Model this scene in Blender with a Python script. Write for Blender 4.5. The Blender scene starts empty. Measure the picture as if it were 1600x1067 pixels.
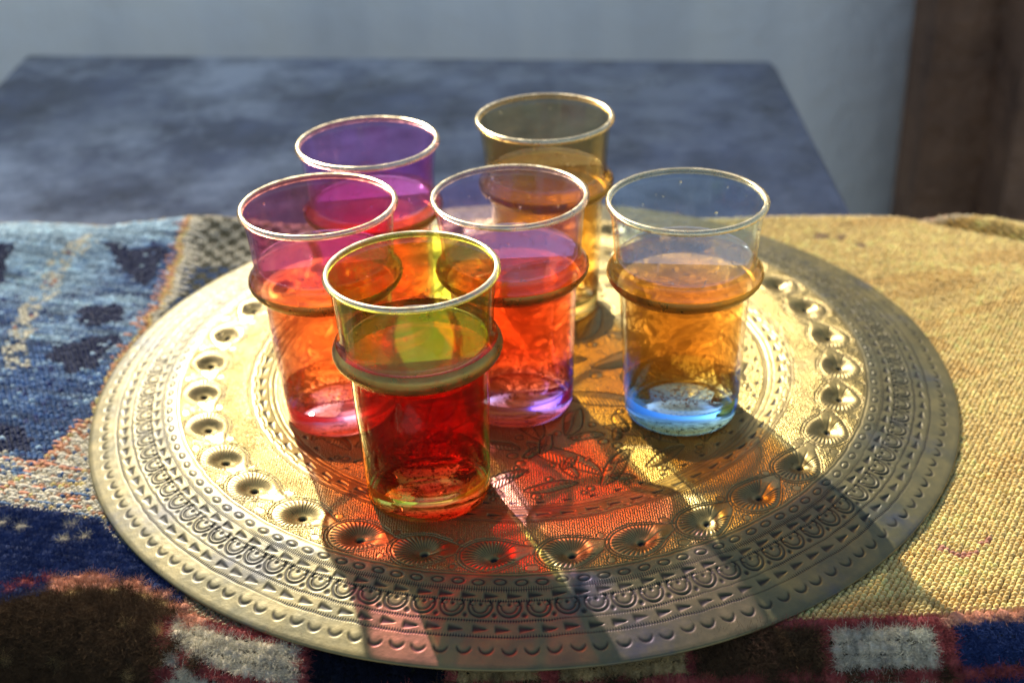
import bpy, bmesh, math, random
import numpy as np
from mathutils import Matrix, Vector, noise
random.seed(7); rng = np.random.default_rng(7)
S = bpy.context.scene
COL = S.collection
R_ = math.radians

# ------------------------------------------------------------------ camera
cam = bpy.data.cameras.new('camera'); co = bpy.data.objects.new('camera', cam); COL.objects.link(co); S.camera = co
cam.sensor_width = 36; cam.lens = 2.0766*36/1.6; cam.clip_start = .01; cam.clip_end = 60
pit, rol = R_(29.608), R_(2.369)
_r = Vector((1, 0, 0)); _u = Vector((0, math.sin(pit), math.cos(pit))); _b = Vector((0, -math.cos(pit), math.sin(pit)))
m = Matrix((_r*math.cos(rol)-_u*math.sin(rol), _r*math.sin(rol)+_u*math.cos(rol), _b)).transposed().to_4x4()
m.translation = (-.0047, -.5729, .3328); co.matrix_world = m
cam.dof.use_dof = True; cam.dof.focus_distance = .515; cam.dof.aperture_fstop = 8

# ------------------------------------------------------------------ sky, sun, exposure
SUN_EL, SUN_AZ = R_(33.5), R_(20)
w = bpy.data.worlds.new('World'); S.world = w; w.use_nodes = True
sk = w.node_tree.nodes.new('ShaderNodeTexSky'); sk.sky_type = 'NISHITA'; sk.sun_disc = False
sk.sun_elevation = SUN_EL; sk.sun_rotation = -SUN_AZ
w.node_tree.links.new(sk.outputs[0], w.node_tree.nodes['Background'].inputs[0])
w.node_tree.nodes['Background'].inputs[1].default_value = .10
L = bpy.data.lights.new('sun', 'SUN'); L.energy = 5.0; L.angle = R_(.7); L.color = (1, .93, .80)
so = bpy.data.objects.new('sun', L); COL.objects.link(so)
so.rotation_euler = Vector((-math.sin(SUN_AZ)*math.cos(SUN_EL), math.cos(SUN_AZ)*math.cos(SUN_EL), math.sin(SUN_EL))).to_track_quat('Z', 'Y').to_euler()
L.cycles.is_caustics_light = True
S.view_settings.view_transform = 'Standard'; S.view_settings.look = 'None'; S.view_settings.gamma = 1
S.view_settings.exposure = 1.08
S.render.engine = 'CYCLES'
cy = S.cycles
cy.use_denoising = True; cy.max_bounces = 18; cy.transmission_bounces = 14; cy.transparent_max_bounces = 28
cy.glossy_bounces = 5; cy.diffuse_bounces = 3; cy.volume_bounces = 1
cy.caustics_reflective = False; cy.caustics_refractive = True; cy.sample_clamp_indirect = 6; cy.blur_glossy = .5

# ------------------------------------------------------------------ helpers
def empty(name, loc=(0, 0, 0)):
    o = bpy.data.objects.new(name, None); COL.objects.link(o); o.location = loc; o.empty_display_size = .02; return o
def tag(o, label=None, cat=None, group=None, kind=None):
    if label: o['label'] = label
    if cat: o['category'] = cat
    if group: o['group'] = group
    if kind: o['kind'] = kind
    return o
def link(name, me, parent=None, mats=()):
    for x in mats: me.materials.append(x)
    o = bpy.data.objects.new(name, me); COL.objects.link(o); o.parent = parent; return o
def npmesh(name, V, F, smooth=True, mi=None):
    """V (n,3), F list of (k,c) int arrays (quads and/or tris)"""
    me = bpy.data.meshes.new(name); Fs = F if isinstance(F, list) else [F]
    nl = sum(f.size for f in Fs); nf = sum(len(f) for f in Fs)
    me.vertices.add(len(V)); me.vertices.foreach_set('co', np.ascontiguousarray(V, np.float32).ravel())
    me.loops.add(nl); me.loops.foreach_set('vertex_index', np.concatenate([f.ravel() for f in Fs]).astype(np.int32))
    me.polygons.add(nf)
    tot = np.concatenate([np.full(len(f), f.shape[1]) for f in Fs]); st = np.concatenate([[0], np.cumsum(tot)[:-1]])
    me.polygons.foreach_set('loop_start', st.astype(np.int32)); me.polygons.foreach_set('loop_total', tot.astype(np.int32))
    me.polygons.foreach_set('use_smooth', np.full(nf, smooth))
    if mi is not None: me.polygons.foreach_set('material_index', mi.astype(np.int32))
    me.update(calc_edges=True); return me
def vcol(me, name, C):
    a = me.attributes.new(name, 'FLOAT_COLOR', 'POINT')
    C4 = np.ones((len(C), 4), np.float32); C4[:, :3] = C; a.data.foreach_set('color', C4.ravel())
def vflt(me, name, x):
    a = me.attributes.new(name, 'FLOAT', 'POINT'); a.data.foreach_set('value', x.astype(np.float32))
def lathe(name, prof, mats, parent=None, mi=None, n=128):
    bm = bmesh.new(); rings = []
    for (R, z) in prof:
        if R < 1e-6: rings.append([bm.verts.new((0, 0, z))])
        else: rings.append([bm.verts.new((R*math.cos(2*math.pi*i/n), R*math.sin(2*math.pi*i/n), z)) for i in range(n)])
    for k, (a, c) in enumerate(zip(rings, rings[1:])):
        for i in range(n):
            j = (i+1) % n
            if len(a) == 1: f = bm.faces.new((a[0], c[j], c[i]))
            elif len(c) == 1: f = bm.faces.new((a[i], a[j], c[0]))
            else: f = bm.faces.new((a[i], a[j], c[j], c[i]))
            f.smooth = True
            if mi: f.material_index = mi[k]
    me = bpy.data.meshes.new(name); bm.to_mesh(me); bm.free()
    return link(name, me, parent, mats)
def box(bm, x0, x1, y0, y1, z0, z1):
    v = [bm.verts.new(p) for p in ((x0, y0, z0), (x1, y0, z0), (x1, y1, z0), (x0, y1, z0), (x0, y0, z1), (x1, y0, z1), (x1, y1, z1), (x0, y1, z1))]
    for f in ((0, 3, 2, 1), (4, 5, 6, 7), (0, 1, 5, 4), (1, 2, 6, 5), (2, 3, 7, 6), (3, 0, 4, 7)): bm.faces.new([v[i] for i in f])
def boxobj(name, dims, mats, parent=None, bev=.004):
    bm = bmesh.new(); box(bm, *dims); bmesh.ops.bevel(bm, geom=bm.edges[:], offset=bev, segments=2, affect='EDGES')
    me = bpy.data.meshes.new(name); bm.to_mesh(me); bm.free(); return link(name, me, parent, mats)
# value noise for numpy
_lat = rng.random((64, 64))
def vnoise(x, y, octaves=3):
    t = 0; a = 1; s = 0
    for o in range(octaves):
        xi = np.floor(x).astype(int); yi = np.floor(y).astype(int); fx = x-xi; fy = y-yi
        fx = fx*fx*(3-2*fx); fy = fy*fy*(3-2*fy)
        g = lambda i, j: _lat[(xi+i) % 64, (yi+j) % 64]
        t = t+a*((g(0, 0)*(1-fx)+g(1, 0)*fx)*(1-fy)+(g(0, 1)*(1-fx)+g(1, 1)*fx)*fy); s += a
        a *= .5; x = x*2.03+17.3; y = y*2.03+5.1
    return t/s
def sstep(a, b, x):
    t = np.clip((x-a)/(b-a), 0, 1); return t*t*(3-2*t)

class NT:
    """small node-graph helper"""
    def __init__(s, name):
        s.m = bpy.data.materials.new(name); s.m.use_nodes = True; s.n = s.m.node_tree.nodes; s.n.clear(); s.out = s.n.new('ShaderNodeOutputMaterial')
    def N(s, t, **k):
        n = s.n.new('ShaderNode'+t)
        for a, v in k.items():
            if a.startswith('_'): setattr(n, a[1:], v)
        return n
    def l(s, a, b): s.m.node_tree.links.new(a, b)
    def set(s, inp, v):
        if hasattr(v, 'is_output'): s.l(v, inp)
        elif isinstance(v, tuple) and len(v) == 3 and inp.type == 'RGBA': inp.default_value = (*v, 1)
        else: inp.default_value = v
    def math(s, op, a, b=0, c=0):
        n = s.N('Math', _operation=op); s.set(n.inputs[0], a); s.set(n.inputs[1], b)
        if op in ('MULTIPLY_ADD', 'SMOOTH_MIN'): s.set(n.inputs[2], c)
        return n.outputs[0]
    def mix(s, f, a, b, blend='MIX'):
        n = s.N('Mix', _data_type='RGBA', _blend_type=blend); s.set(n.inputs[0], f); s.set(n.inputs[6], a); s.set(n.inputs[7], b); return n.outputs[2]
    def noise(s, scale, detail=4, rough=.6, vec=None):
        n = s.N('TexNoise'); n.inputs['Scale'].default_value = scale; n.inputs['Detail'].default_value = detail; n.inputs['Roughness'].default_value = rough
        s.l(vec or s.coord(), n.inputs['Vector']); return n.outputs['Fac']
    def coord(s):
        if not hasattr(s, '_c'): s._c = s.N('TexCoord').outputs['Object']
        return s._c
    def ramp(s, f, a, b, lo=0., hi=1.):
        n = s.N('MapRange', _clamp=True); s.set(n.inputs[0], f); n.inputs[1].default_value = a; n.inputs[2].default_value = b; n.inputs[3].default_value = lo; n.inputs[4].default_value = hi; return n.outputs[0]
    def attr(s, name, out='Fac'):
        return s.N('Attribute', _attribute_name=name).outputs[out]
    def bump(s, h, dist, strength=1, normal=None):
        n = s.N('Bump'); n.inputs['Strength'].default_value = strength; n.inputs['Distance'].default_value = dist; s.set(n.inputs['Height'], h)
        if normal: s.l(normal, n.inputs['Normal'])
        return n.outputs[0]
    def pbr(s, col, rough, metal=0, normal=None, sheen=0, spec=.5):
        n = s.N('BsdfPrincipled'); s.set(n.inputs['Base Color'], col); s.set(n.inputs['Roughness'], rough); s.set(n.inputs['Metallic'], metal)
        n.inputs['Specular IOR Level'].default_value = spec
        if normal: s.l(normal, n.inputs['Normal'])
        if sheen: n.inputs['Sheen Weight'].default_value = sheen
        s.l(n.outputs[0], s.out.inputs[0]); return s.m

# ------------------------------------------------------------------ background: terrace floor, wall, pillars, tables
q = NT('terrace_concrete'); f = q.noise(6, 6); mfloor = q.pbr(q.mix(f, (.16, .15, .14), (.28, .27, .25)), .85, 0, q.bump(q.noise(60, 5), .003))
bm = bmesh.new(); vs = [bm.verts.new(p) for p in ((-30, -30, -.78), (30, -30, -.78), (30, 30, -.78), (-30, 30, -.78))]; bm.faces.new(vs)
me = bpy.data.meshes.new('terrace_floor'); bm.to_mesh(me); bm.free(); tag(link('terrace_floor', me, None, [mfloor]), kind='structure')

q = NT('painted_plaster')
mp = q.N('Mapping'); mp.inputs['Scale'].default_value = (1, 1, .12); q.l(q.coord(), mp.inputs[0])
f = q.ramp(q.noise(7, 4, .55, mp.outputs[0]), .38, .62); g = q.ramp(q.noise(14, 3, .5, mp.outputs[0]), .45, .75)
mwall = q.pbr(q.mix(g, q.mix(f, (.72, .70, .65), (.88, .85, .78)), (.84, .80, .71)), .7, 0, q.bump(q.noise(40, 4), .004))
WY = .92
wall = boxobj('wall', (-2.2, 2.6, WY, WY+.16, -.78, .492), [mwall], None, .01)
tag(wall, 'pale blue grey plaster wall, out of focus behind the slate table', 'wall')
q = NT('brown_render'); mp = q.N('Mapping'); mp.inputs['Scale'].default_value = (1, 1, .9); q.l(q.coord(), mp.inputs[0])
f = q.ramp(q.noise(13, 6, .68, mp.outputs[0]), .30, .75)
mbrown = q.pbr(q.mix(f, (.12, .062, .034), (.30, .16, .085)), .9, 0, q.bump(q.noise(30, 5), .02))
pl = boxobj('brown_pillar', (.445, .92, .70, WY-.003, -.78, .40), [mbrown], None, .07)
tag(pl, 'rough brown pillar out of focus at the right of the blue grey wall', 'pillar')
pl = boxobj('brown_post', (-.98, -.735, .78, WY-.003, -.78, .40), [mbrown], None, .01)
tag(pl, 'dark brown post blurred at the far left beside the slate table', 'post')

TZ = -.030
q = NT('slate_stone'); mp = q.N('Mapping'); mp.inputs['Scale'].default_value = (1, .8, 1); q.l(q.coord(), mp.inputs[0])
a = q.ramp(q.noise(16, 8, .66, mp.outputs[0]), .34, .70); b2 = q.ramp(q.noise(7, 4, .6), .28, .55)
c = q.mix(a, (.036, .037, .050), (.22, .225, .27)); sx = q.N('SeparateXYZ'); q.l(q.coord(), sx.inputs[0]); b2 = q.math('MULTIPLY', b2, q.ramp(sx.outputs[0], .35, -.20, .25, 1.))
c = q.mix(q.math('MULTIPLY', q.ramp(q.noise(11, 6, .7), .42, .62), b2), c, (.66, .63, .60))  # pale patches towards the left: reflected sky painted into the stone colour
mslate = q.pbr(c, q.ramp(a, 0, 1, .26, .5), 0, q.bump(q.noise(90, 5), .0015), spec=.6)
st = empty('slate_table', (-.12, .38, -.78)); tag(st, 'mottled blue grey slate topped table behind the rug', 'table')
bm = bmesh.new(); P4 = [(-.4466, .15), (.2185, .15), (.2305, .5344), (-.4466, .6438)]
lo = [bm.verts.new((x+.12, y-.38, .78+TZ-.03)) for x, y in P4]; hi = [bm.verts.new((x+.12, y-.38, .78+TZ)) for x, y in P4]
bm.faces.new(hi); bm.faces.new(lo[::-1])
for i in range(4): j = (i+1) % 4; bm.faces.new((lo[i], lo[j], hi[j], hi[i]))
bmesh.ops.bevel(bm, geom=bm.edges[:], offset=.004, segments=3, affect='EDGES')
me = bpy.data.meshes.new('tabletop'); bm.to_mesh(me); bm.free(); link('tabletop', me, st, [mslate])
q = NT('dark_iron'); miron = q.pbr((.03, .03, .035), .5, .6)
for lx, ly in ((-.40, .19), (.17, .19), (.17, .49), (-.40, .58)):
    boxobj('leg', (lx-.015+.12, lx+.015+.12, ly-.015-.38, ly+.015-.38, 0, .78+TZ-.031), [miron], st, .002)
q = NT('old_wood'); mp = q.N('Mapping'); mp.inputs['Scale'].default_value = (.3, 6, 6); q.l(q.coord(), mp.inputs[0])
mwood = q.pbr(q.mix(q.noise(12, 5, .6, mp.outputs[0]), (.05, .03, .018), (.16, .10, .06)), .7, 0, q.bump(q.noise(40, 5, .6, mp.outputs[0]), .001))
bn = empty('wooden_bench', (0, -.04, -.78)); tag(bn, 'plain wooden bench under the rug and the brass tray', 'bench')
boxobj('bench_top', (-.40, .40, -.155, .175, .78-.062, .78-.031), [mwood], bn, .004)
for lx in (-.36, .36):
    for ly in (-.12, .14): boxobj('leg', (lx-.02, lx+.02, ly-.02, ly+.02, 0, .78-.063), [mwood], bn, .003)

# ------------------------------------------------------------------ rug
BACK = np.array([(-.42, .212), (-.33, .2119), (-.3037, .2074), (-.2769, .1989), (-.2552, .1929), (-.2372, .2007), (-.2044, .2014), (-.1749, .1946), (0, .186), (.1569, .1779), (.2144, .1702), (.2618, .1579), (.3045, .1472), (.42, .13)])
TOPB = np.array([(-.42, -.10), (-.2329, -.0952), (-.2029, -.1019), (-.1847, -.1077), (-.1693, -.1264), (-.1456, -.1507), (-.1333, -.1700), (-.1150, -.1800), (-.0819, -.1870), (.0915, -.1873), (.1525, -.1895), (.1841, -.1888), (.42, -.186)])
ORL = np.array([(-.42, -.16), (-.2131, -.1582), (-.1919, -.1517), (-.1772, -.1487), (-.1583, -.1518), (-.1436, -.1606), (-.1333, -.1744), (-.12, -.19)])
ip = lambda T, x: np.interp(x, T[:, 0], T[:, 1])
ZR = -.0112
def crest(x): return -.186+.026*sstep(-.10, -.20, x)
def zrug(x, y):
    r = np.hypot(x, y); out = sstep(.205, .26, r)
    z = ZR+out*(.004*vnoise(x*9+3, y*9+1, 2)-.0005)
    z = z+out*(.010*np.exp(-(((x+.30)/.07)**2+((y-.165)/.035)**2))+.007*np.exp(-(((x+.19)/.04)**2+((y-.185)/.02)**2)))
    z = z+out*.006*np.exp(-(((x-.27)/.06)**2+((y-.05)/.08)**2))
    # crease at the right back corner
    d = (y-(.1549-(x-.2454)*.75)); z = z-.006*np.exp(-(d/.006)**2)*sstep(.225, .26, x)+.003*np.exp(-((d-.014)/.008)**2)*sstep(.22, .26, x)
    # fold over the bench front
    e = np.maximum(crest(x)-y, 0); RR = .026; z = z-np.where(e < RR*.78, RR-np.sqrt(np.maximum(RR*RR-e*e, 1e-9)), RR*.374+(e-RR*.78)*1.25)
    # rolled back edge
    e = np.clip(y-(ip(BACK, x)-.009), 0, .009); z = z-(.009-np.sqrt(np.maximum(.009**2-e**2, 0)))
    return z
def rug_frame(x, y, h=.0015):
    zx = (zrug(x+h, y)-zrug(x-h, y))/(2*h); zy = (zrug(x, y+h)-zrug(x, y-h))/(2*h)
    n = np.stack([-zx, -zy, np.ones_like(zx)], -1); return n/np.linalg.norm(n, axis=-1, keepdims=True)
rug = empty('rug', (0, -.0040, ZR+.0018)); tag(rug, 'woven wool rug, blue left, ochre right, with tufted border along the front', 'rug')

C_OCH = np.array((.88, .635, .215)); C_LB = np.array((.42, .56, .62)); C_MB = np.array((.055, .12, .25)); C_NV = np.array((.010, .020, .075))
C_CR = np.array((.76, .68, .48)); C_PK = np.array((.60, .24, .15)); C_OR = np.array((.70, .34, .16)); C_OL = np.array((.22, .19, .09))
def inpoly(x, y, P):
    ins = np.zeros(x.shape, bool); n = len(P)
    for i in range(n):
        (x1, y1), (x2, y2) = P[i], P[(i+1) % n]
        c = ((y1 > y) != (y2 > y)) & (x < (x2-x1)*(y-y1)/((y2-y1)+1e-12)+x1); ins ^= c
    return ins
DIAG = np.array([(-.0879, -.2352), (-.069, -.2236), (-.0214, -.2092), (.0313, -.2091), (.1109, -.2013), (.1994, -.204), (.25, -.205)])
def xdiag(y): return np.interp(y, DIAG[:, 0], DIAG[:, 1])
CRM = np.array([(-.2583, .161), (-.2671, .1333), (-.2706, .0822), (-.2697, .0478), (-.2595, .0262)])
def seg_d(x, y, P):
    d = np.full(x.shape, 9.)
    for (x1, y1), (x2, y2) in zip(P, P[1:]):
        t = np.clip(((x-x1)*(x2-x1)+(y-y1)*(y2-y1))/((x2-x1)**2+(y2-y1)**2+1e-12), 0, 1)
        d = np.minimum(d, np.hypot(x-x1-t*(x2-x1), y-y1-t*(y2-y1)))
    return d
def dye(x, y):
    n = len(x); rn = rng.random(n); rn = np.where(rng.random(n) < .5, vnoise(x*170, y*600, 1), rn); wx = x+.004*(vnoise(x*80, y*80, 2)-.5)*2; wy = y+.006*(vnoise(x*70+9, y*70, 2)-.5)*2
    C = np.tile(C_OCH, (n, 1)); C *= (1+.35*(vnoise(x*40, y*120, 3)-.5))[:, None]
    C[vnoise(x*18+5, y*60, 2) > .66] *= np.array((.90, .84, .76))
    left = wx < xdiag(wy)
    uu = x*math.cos(.22)-y*math.sin(.22); vv = x*math.sin(.22)+y*math.cos(.22); th_n = vnoise(uu*34, vv*420, 2)
    f = .62*vnoise(wx*14+2, wy*22+3, 3)+.38*th_n; f = np.clip((f-.44)*5+.95*sstep(.05, .15, y)*sstep(-.21, -.25, x)+.25*sstep(.03, .1, y)-.25, 0, 1)[:, None]  # blue pales towards the back left: sun glare put into the dye
    CB = C_MB*(1-f)+C_LB*f; CB *= (.45+1.2*vnoise(uu*60+3, vv*500, 1))[:, None]; CB[rn > .93] = C_LB*1.15; CB[(rn < .10) & (f[:, 0] < .6)] = C_NV*2
    C[left] = CB[left]
    nav = inpoly(wx, wy, [(-.2500, .160), (-.2083, .1562), (-.2100, .1069), (-.2262, .1278)]) | inpoly(wx, wy, [(-.2450, .046), (-.2127, .0569), (-.2190, .0181), (-.2353, .0191), (-.246, .03)]) | inpoly(wx, wy, [(-.2650, -.016), (-.2356, -.0353), (-.2300, -.052), (-.2600, -.056)]) | inpoly(wx, wy, [(-.40, .10), (-.296, .16), (-.300, .10), (-.36, .05)]) | inpoly(wx, wy, [(-.245, .085), (-.222, .088), (-.216, .066), (-.236, .064)])
    C[nav & left & (rn < .9)] = C_NV
    cr = (seg_d(wx, wy, CRM) < .0065) & left & (rn < .6); C[cr] = C_CR
    C[(seg_d(wx, wy, CRM) < .004) & left & (rn < .10)] = C_PK
    # speckled cream and pink strip between blue weave and navy pile
    low = left & (y < -.062+.02*(rn-.5)); k = rng.random(n)
    C[low & (k < .55)] = C_CR; C[low & (k > .80)] = C_OR*.9
    # stepped stitched edge, then cream and olive blocks beside the tray
    d = wx-xdiag(wy); C[(d > -.0005) & (d < .0030) & (rn < .5)] = C_OR; C[(d > .0045) & (d < .011)] = C_CR*.9
    ol = (d > .009) & (x < -.10) & (y > 0); chk = ((np.floor(x/.006)+np.floor(y/.007)) % 2 == 0)
    C[ol & chk] = C_OL*.6; C[ol & ~chk & (y < .135)] = C_MB*.7; C[ol & ~chk & (y >= .135)] = C_CR*.8
    C[(x > -.23) & (x < -.05) & (y < -.12)] = C_OL*1.3
    rt = (wx >= xdiag(wy)+.003) & (x < -.12) & (y < .012) & (y > -.13); C[rt & (rn < .68)] = C_CR*.95; C[rt & (rn >= .68) & (rn < .82)] = C_OR*.9; C[rt & (rn > .9)] = C_MB
    # pale bound back edge
    bk = ip(BACK, x)-y; C[bk < .007] = (.66, .52, .30); C[(bk < .0025)] = (.62, .36, .20)
    # dark worn spots and pink mending threads on the ochre field
    for (px, py, rr) in ((.1805, .1412, .004), (.191, .1375, .003), (.20, .125, .003)): C[np.hypot(x-px, y-py) < rr] = (.42, .27, .12)
    mend = seg_d(x, y, [(.1640, -.1500), (.1700, -.1560), (.1760, -.1545), (.1830, -.1470)]); C[(mend < .0013) & (rn < .6)] = (.58, .26, .16)
    C[nav == False] *= (1+.16*(rng.random((n, 1))-.5))[nav == False]
    C *= (.84+.32*rng.random((n, 1)))
    return np.clip(C, 0, .9)

# woven base sheet with thickness
nx, ny = 150, 110; X = np.linspace(-.40, .40, nx)
grid = []
for ix in X:
    ys = np.linspace(-.262, float(ip(BACK, ix)), ny); grid.append(np.stack([np.full(ny, ix), ys], 1))
G = np.array(grid).reshape(-1, 2); Zt = zrug(G[:, 0], G[:, 1])-.0011
N3 = rug_frame(G[:, 0], G[:, 1]); top = np.column_stack([G, Zt]); bot = np.minimum(top[:, 2], 9)-.010; bot = np.maximum(bot, np.where(G[:, 1] < -.19, -9, -.0312))
V = np.vstack([top, np.column_stack([G, np.minimum(bot, top[:, 2]-.0012)])])
idx = np.arange(nx*ny).reshape(nx, ny); a, b, c, d = idx[:-1, :-1].ravel(), idx[1:, :-1].ravel(), idx[1:, 1:].ravel(), idx[:-1, 1:].ravel()
F = [np.stack([a, b, c, d], 1), np.stack([a, d, c, b], 1)+nx*ny]
rim_ = np.concatenate([idx[:, 0], idx[-1, 1:], idx[::-1, -1][1:], idx[0, ::-1][1:-1]]); rn_ = np.roll(rim_, -1)
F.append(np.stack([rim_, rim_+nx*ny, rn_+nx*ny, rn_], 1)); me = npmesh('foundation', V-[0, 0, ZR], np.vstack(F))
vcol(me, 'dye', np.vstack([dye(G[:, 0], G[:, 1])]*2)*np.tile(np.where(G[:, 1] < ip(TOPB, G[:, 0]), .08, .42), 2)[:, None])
def wool(name, col=None, bump=.0004, scale=900, sheen=.25):
    q = NT(name); c = col if col else q.attr('dye', 'Color')
    f = q.noise(scale, 3, .6); c = q.mix(q.ramp(f, .35, .7), q.mix(1., c, (.72, .72, .72), 'MULTIPLY'), c); c = q.mix(q.ramp(q.noise(150, 3, .6), .35, .65), q.mix(1., c, (.55, .56, .60) if 'wool_' in name or 'fibre' in name else (.90, .88, .84), 'MULTIPLY'), c)
    mt = q.pbr(c, .9, 0, q.bump(q.noise(scale*1.6, 3), bump), sheen=sheen, spec=.12); return mt
mweave = wool('woven_wool')
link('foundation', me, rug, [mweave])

# thousands of flat-woven knots, too many and too small to be single parts
def knots(xc, yc, ang, lx, ly, hh, col):
    n = len(xc); z = zrug(xc, yc); Nn = rug_frame(xc, yc)
    T = np.stack([np.cos(ang), np.sin(ang), np.zeros(n)], 1); T -= Nn*(T*Nn).sum(1, keepdims=True); T /= np.linalg.norm(T, axis=1, keepdims=True); B = np.cross(Nn, T)
    k = 6; ph = np.arange(k)*2*np.pi/k
    base = np.stack([np.cos(ph), np.sin(ph), np.full(k, -.9)], 1); mid = np.stack([.86*np.cos(ph), .84*np.sin(ph), np.full(k, .15)], 1); tp = np.stack([.48*np.cos(ph), .42*np.sin(ph), np.full(k, .9)], 1)
    Tm = np.vstack([base, mid, tp]); P = np.stack([xc, yc, z], 1)
    jit = 1+.25*(rng.random((n, 18))-.5)
    W = P[:, None]+T[:, None]*(Tm[None, :, 0:1]*lx[:, None, None]*jit[:, :, None])+B[:, None]*(Tm[None, :, 1:2]*ly[:, None, None]*jit[:, :, None])+Nn[:, None]*(Tm[None, :, 2:3]*hh[:, None, None]*jit[:, :, None])
    q4 = np.array([(i, (i+1) % k, (i+1) % k+k, i+k) for i in range(k)]+[(i+k, (i+1) % k+k, (i+1) % k+2*k, i+2*k) for i in range(k)]+[(12, 13, 14, 15), (12, 15, 16, 17)])
    Fq = (q4[None]+(np.arange(n)*18)[:, None, None]).reshape(-1, 4)
    me = npmesh('weave_knots', W.reshape(-1, 3)-[0, 0, ZR], Fq); vcol(me, 'dye', np.repeat(col, 18, 0)); return me
def lattice(x0, x1, y0, y1, dx, dy, rot, keep):
    nxx = int((x1-x0)*1.5/dx); nyy = int((y1-y0)*2.2/dy); i, j = np.meshgrid(np.arange(nxx)-nxx//2, np.arange(nyy)-nyy//2, indexing='ij')
    u = (i+.5*(j % 2))*dx; v = j*dy; cx, cyy = (x0+x1)/2, (y0+y1)/2
    v = v+.0012*(vnoise(u*30+7, v*30, 2)-.5)*2; u = u+dx*.16*(rng.random(u.shape)-.5); v = v+dy*.14*(rng.random(u.shape)-.5)
    x = cx+u*math.cos(rot)-v*math.sin(rot); y = cyy+u*math.sin(rot)+v*math.cos(rot); x = x.ravel(); y = y.ravel()
    k = (x > x0) & (x < x1) & (y > y0) & (y < y1) & (y < ip(BACK, x)-.0008) & (y > ip(TOPB, x)-.001) & (np.hypot(x, y) > .198) & keep(x, y); return x[k], y[k]
for (x0, x1, dx, dy, rot, kp, hh) in ((-.40, -.10, .0031, .0020, -.26, lambda x, y: x < xdiag(y)+.004, .0015), (-.26, .40, .0026, .0019, .03, lambda x, y: x >= xdiag(y)+.004, .0013)):
    xk, yk = lattice(x0, x1, -.20, .22, dx, dy, rot, kp); n = len(xk)
    o = link('weave_knots', knots(xk, yk, rot+.25*(rng.random(n)-.5)+.12, dx*.60*(.85+.3*rng.random(n)), dy*.62*(.85+.3*rng.random(n)), hh*(.7+.7*rng.random(n)), dye(xk, yk)), rug, [mweave]); o['kind'] = 'stuff'

# long stitches that stand on the weave: parts
def capsule(name, lx, ly, lz, seg=6, tw=0):
    bm = bmesh.new(); rings = []
    for t, s in ((-1, .25), (-.75, .75), (-.3, 1), (.3, .95), (.75, .7), (1, .22)):
        rings.append([bm.verts.new((t*lx, math.cos(2*math.pi*i/seg+tw*t)*ly*s, math.sin(2*math.pi*i/seg+tw*t)*lz*s)) for i in range(seg)])
    for a, b in zip(rings, rings[1:]):
        for i in range(seg): j = (i+1) % seg; bm.faces.new((a[i], a[j], b[j], b[i])).smooth = True
    bm.faces.new(rings[0][::-1]); bm.faces.new(rings[-1]); me = bpy.data.meshes.new(name); bm.to_mesh(me); bm.free(); return me
m_or, m_cr, m_lb = wool('orange_wool', (.66, .27, .14)), wool('cream_wool', (.66, .58, .42)), wool('blue_wool', (.10, .18, .30))
st_me = {}
for k, mt in (('o', m_or), ('c', m_cr), ('b', m_lb)):
    st_me[k] = capsule('stitch', .0034, .0010, .0009, 6, .5); st_me[k].materials.append(mt)
def place_matrix(x, y, ang, up=0, sc=(1, 1, 1)):
    n = Vector(rug_frame(np.array([x]), np.array([y]))[0]); t = Vector((math.cos(ang), math.sin(ang), 0)); t = (t-n*t.dot(n)).normalized(); b = n.cross(t)
    M = Matrix((t*sc[0], b*sc[1], n*sc[2])).transposed().to_4x4(); M.translation = Vector((x, y, float(zrug(np.array([x]), np.array([y]))[0])-ZR))+n*up; return M
def stitch(k, x, y, ang, sc=1.):
    if math.hypot(x, y) < .2145: return
    o = bpy.data.objects.new('stitch', st_me[k]); COL.objects.link(o); o.parent = rug; o.matrix_basis = place_matrix(x, y, ang, .0007, (sc*(.85+.3*random.random()), .9+.3*random.random(), 1))
yy = -.086
while yy < .19:                                            # the orange stair of stitches along the blue field
    x = float(xdiag(yy)); stitch('o', x, yy, -.30); (stitch('o', x-.0035, yy-.0022, -.30, .9) if random.random() < .5 else None)
    stitch('c', x+.006, yy-.001, -.30); stitch('c', x+.0115, yy-.0035, -.3); yy += .0060
for j in range(9):                                         # stitched rows between the blue weave and the navy pile
    for i in range(16):
        x = -.300+i*.0074+.0035*(j % 2)+random.uniform(-.0008, .0008); y = -.0560-j*.0046-(x+.25)*.28+random.uniform(-.0004, .0004)
        if y < ip(TOPB, x)+.001 or y > -.050: continue
        r = random.random()
        if j in (1, 3) and r < .55: continue
        stitch('o' if (j == 0 and r < .8) or r < .16 else ('b' if r < .30 else 'c'), x, y, -.28)

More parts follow.
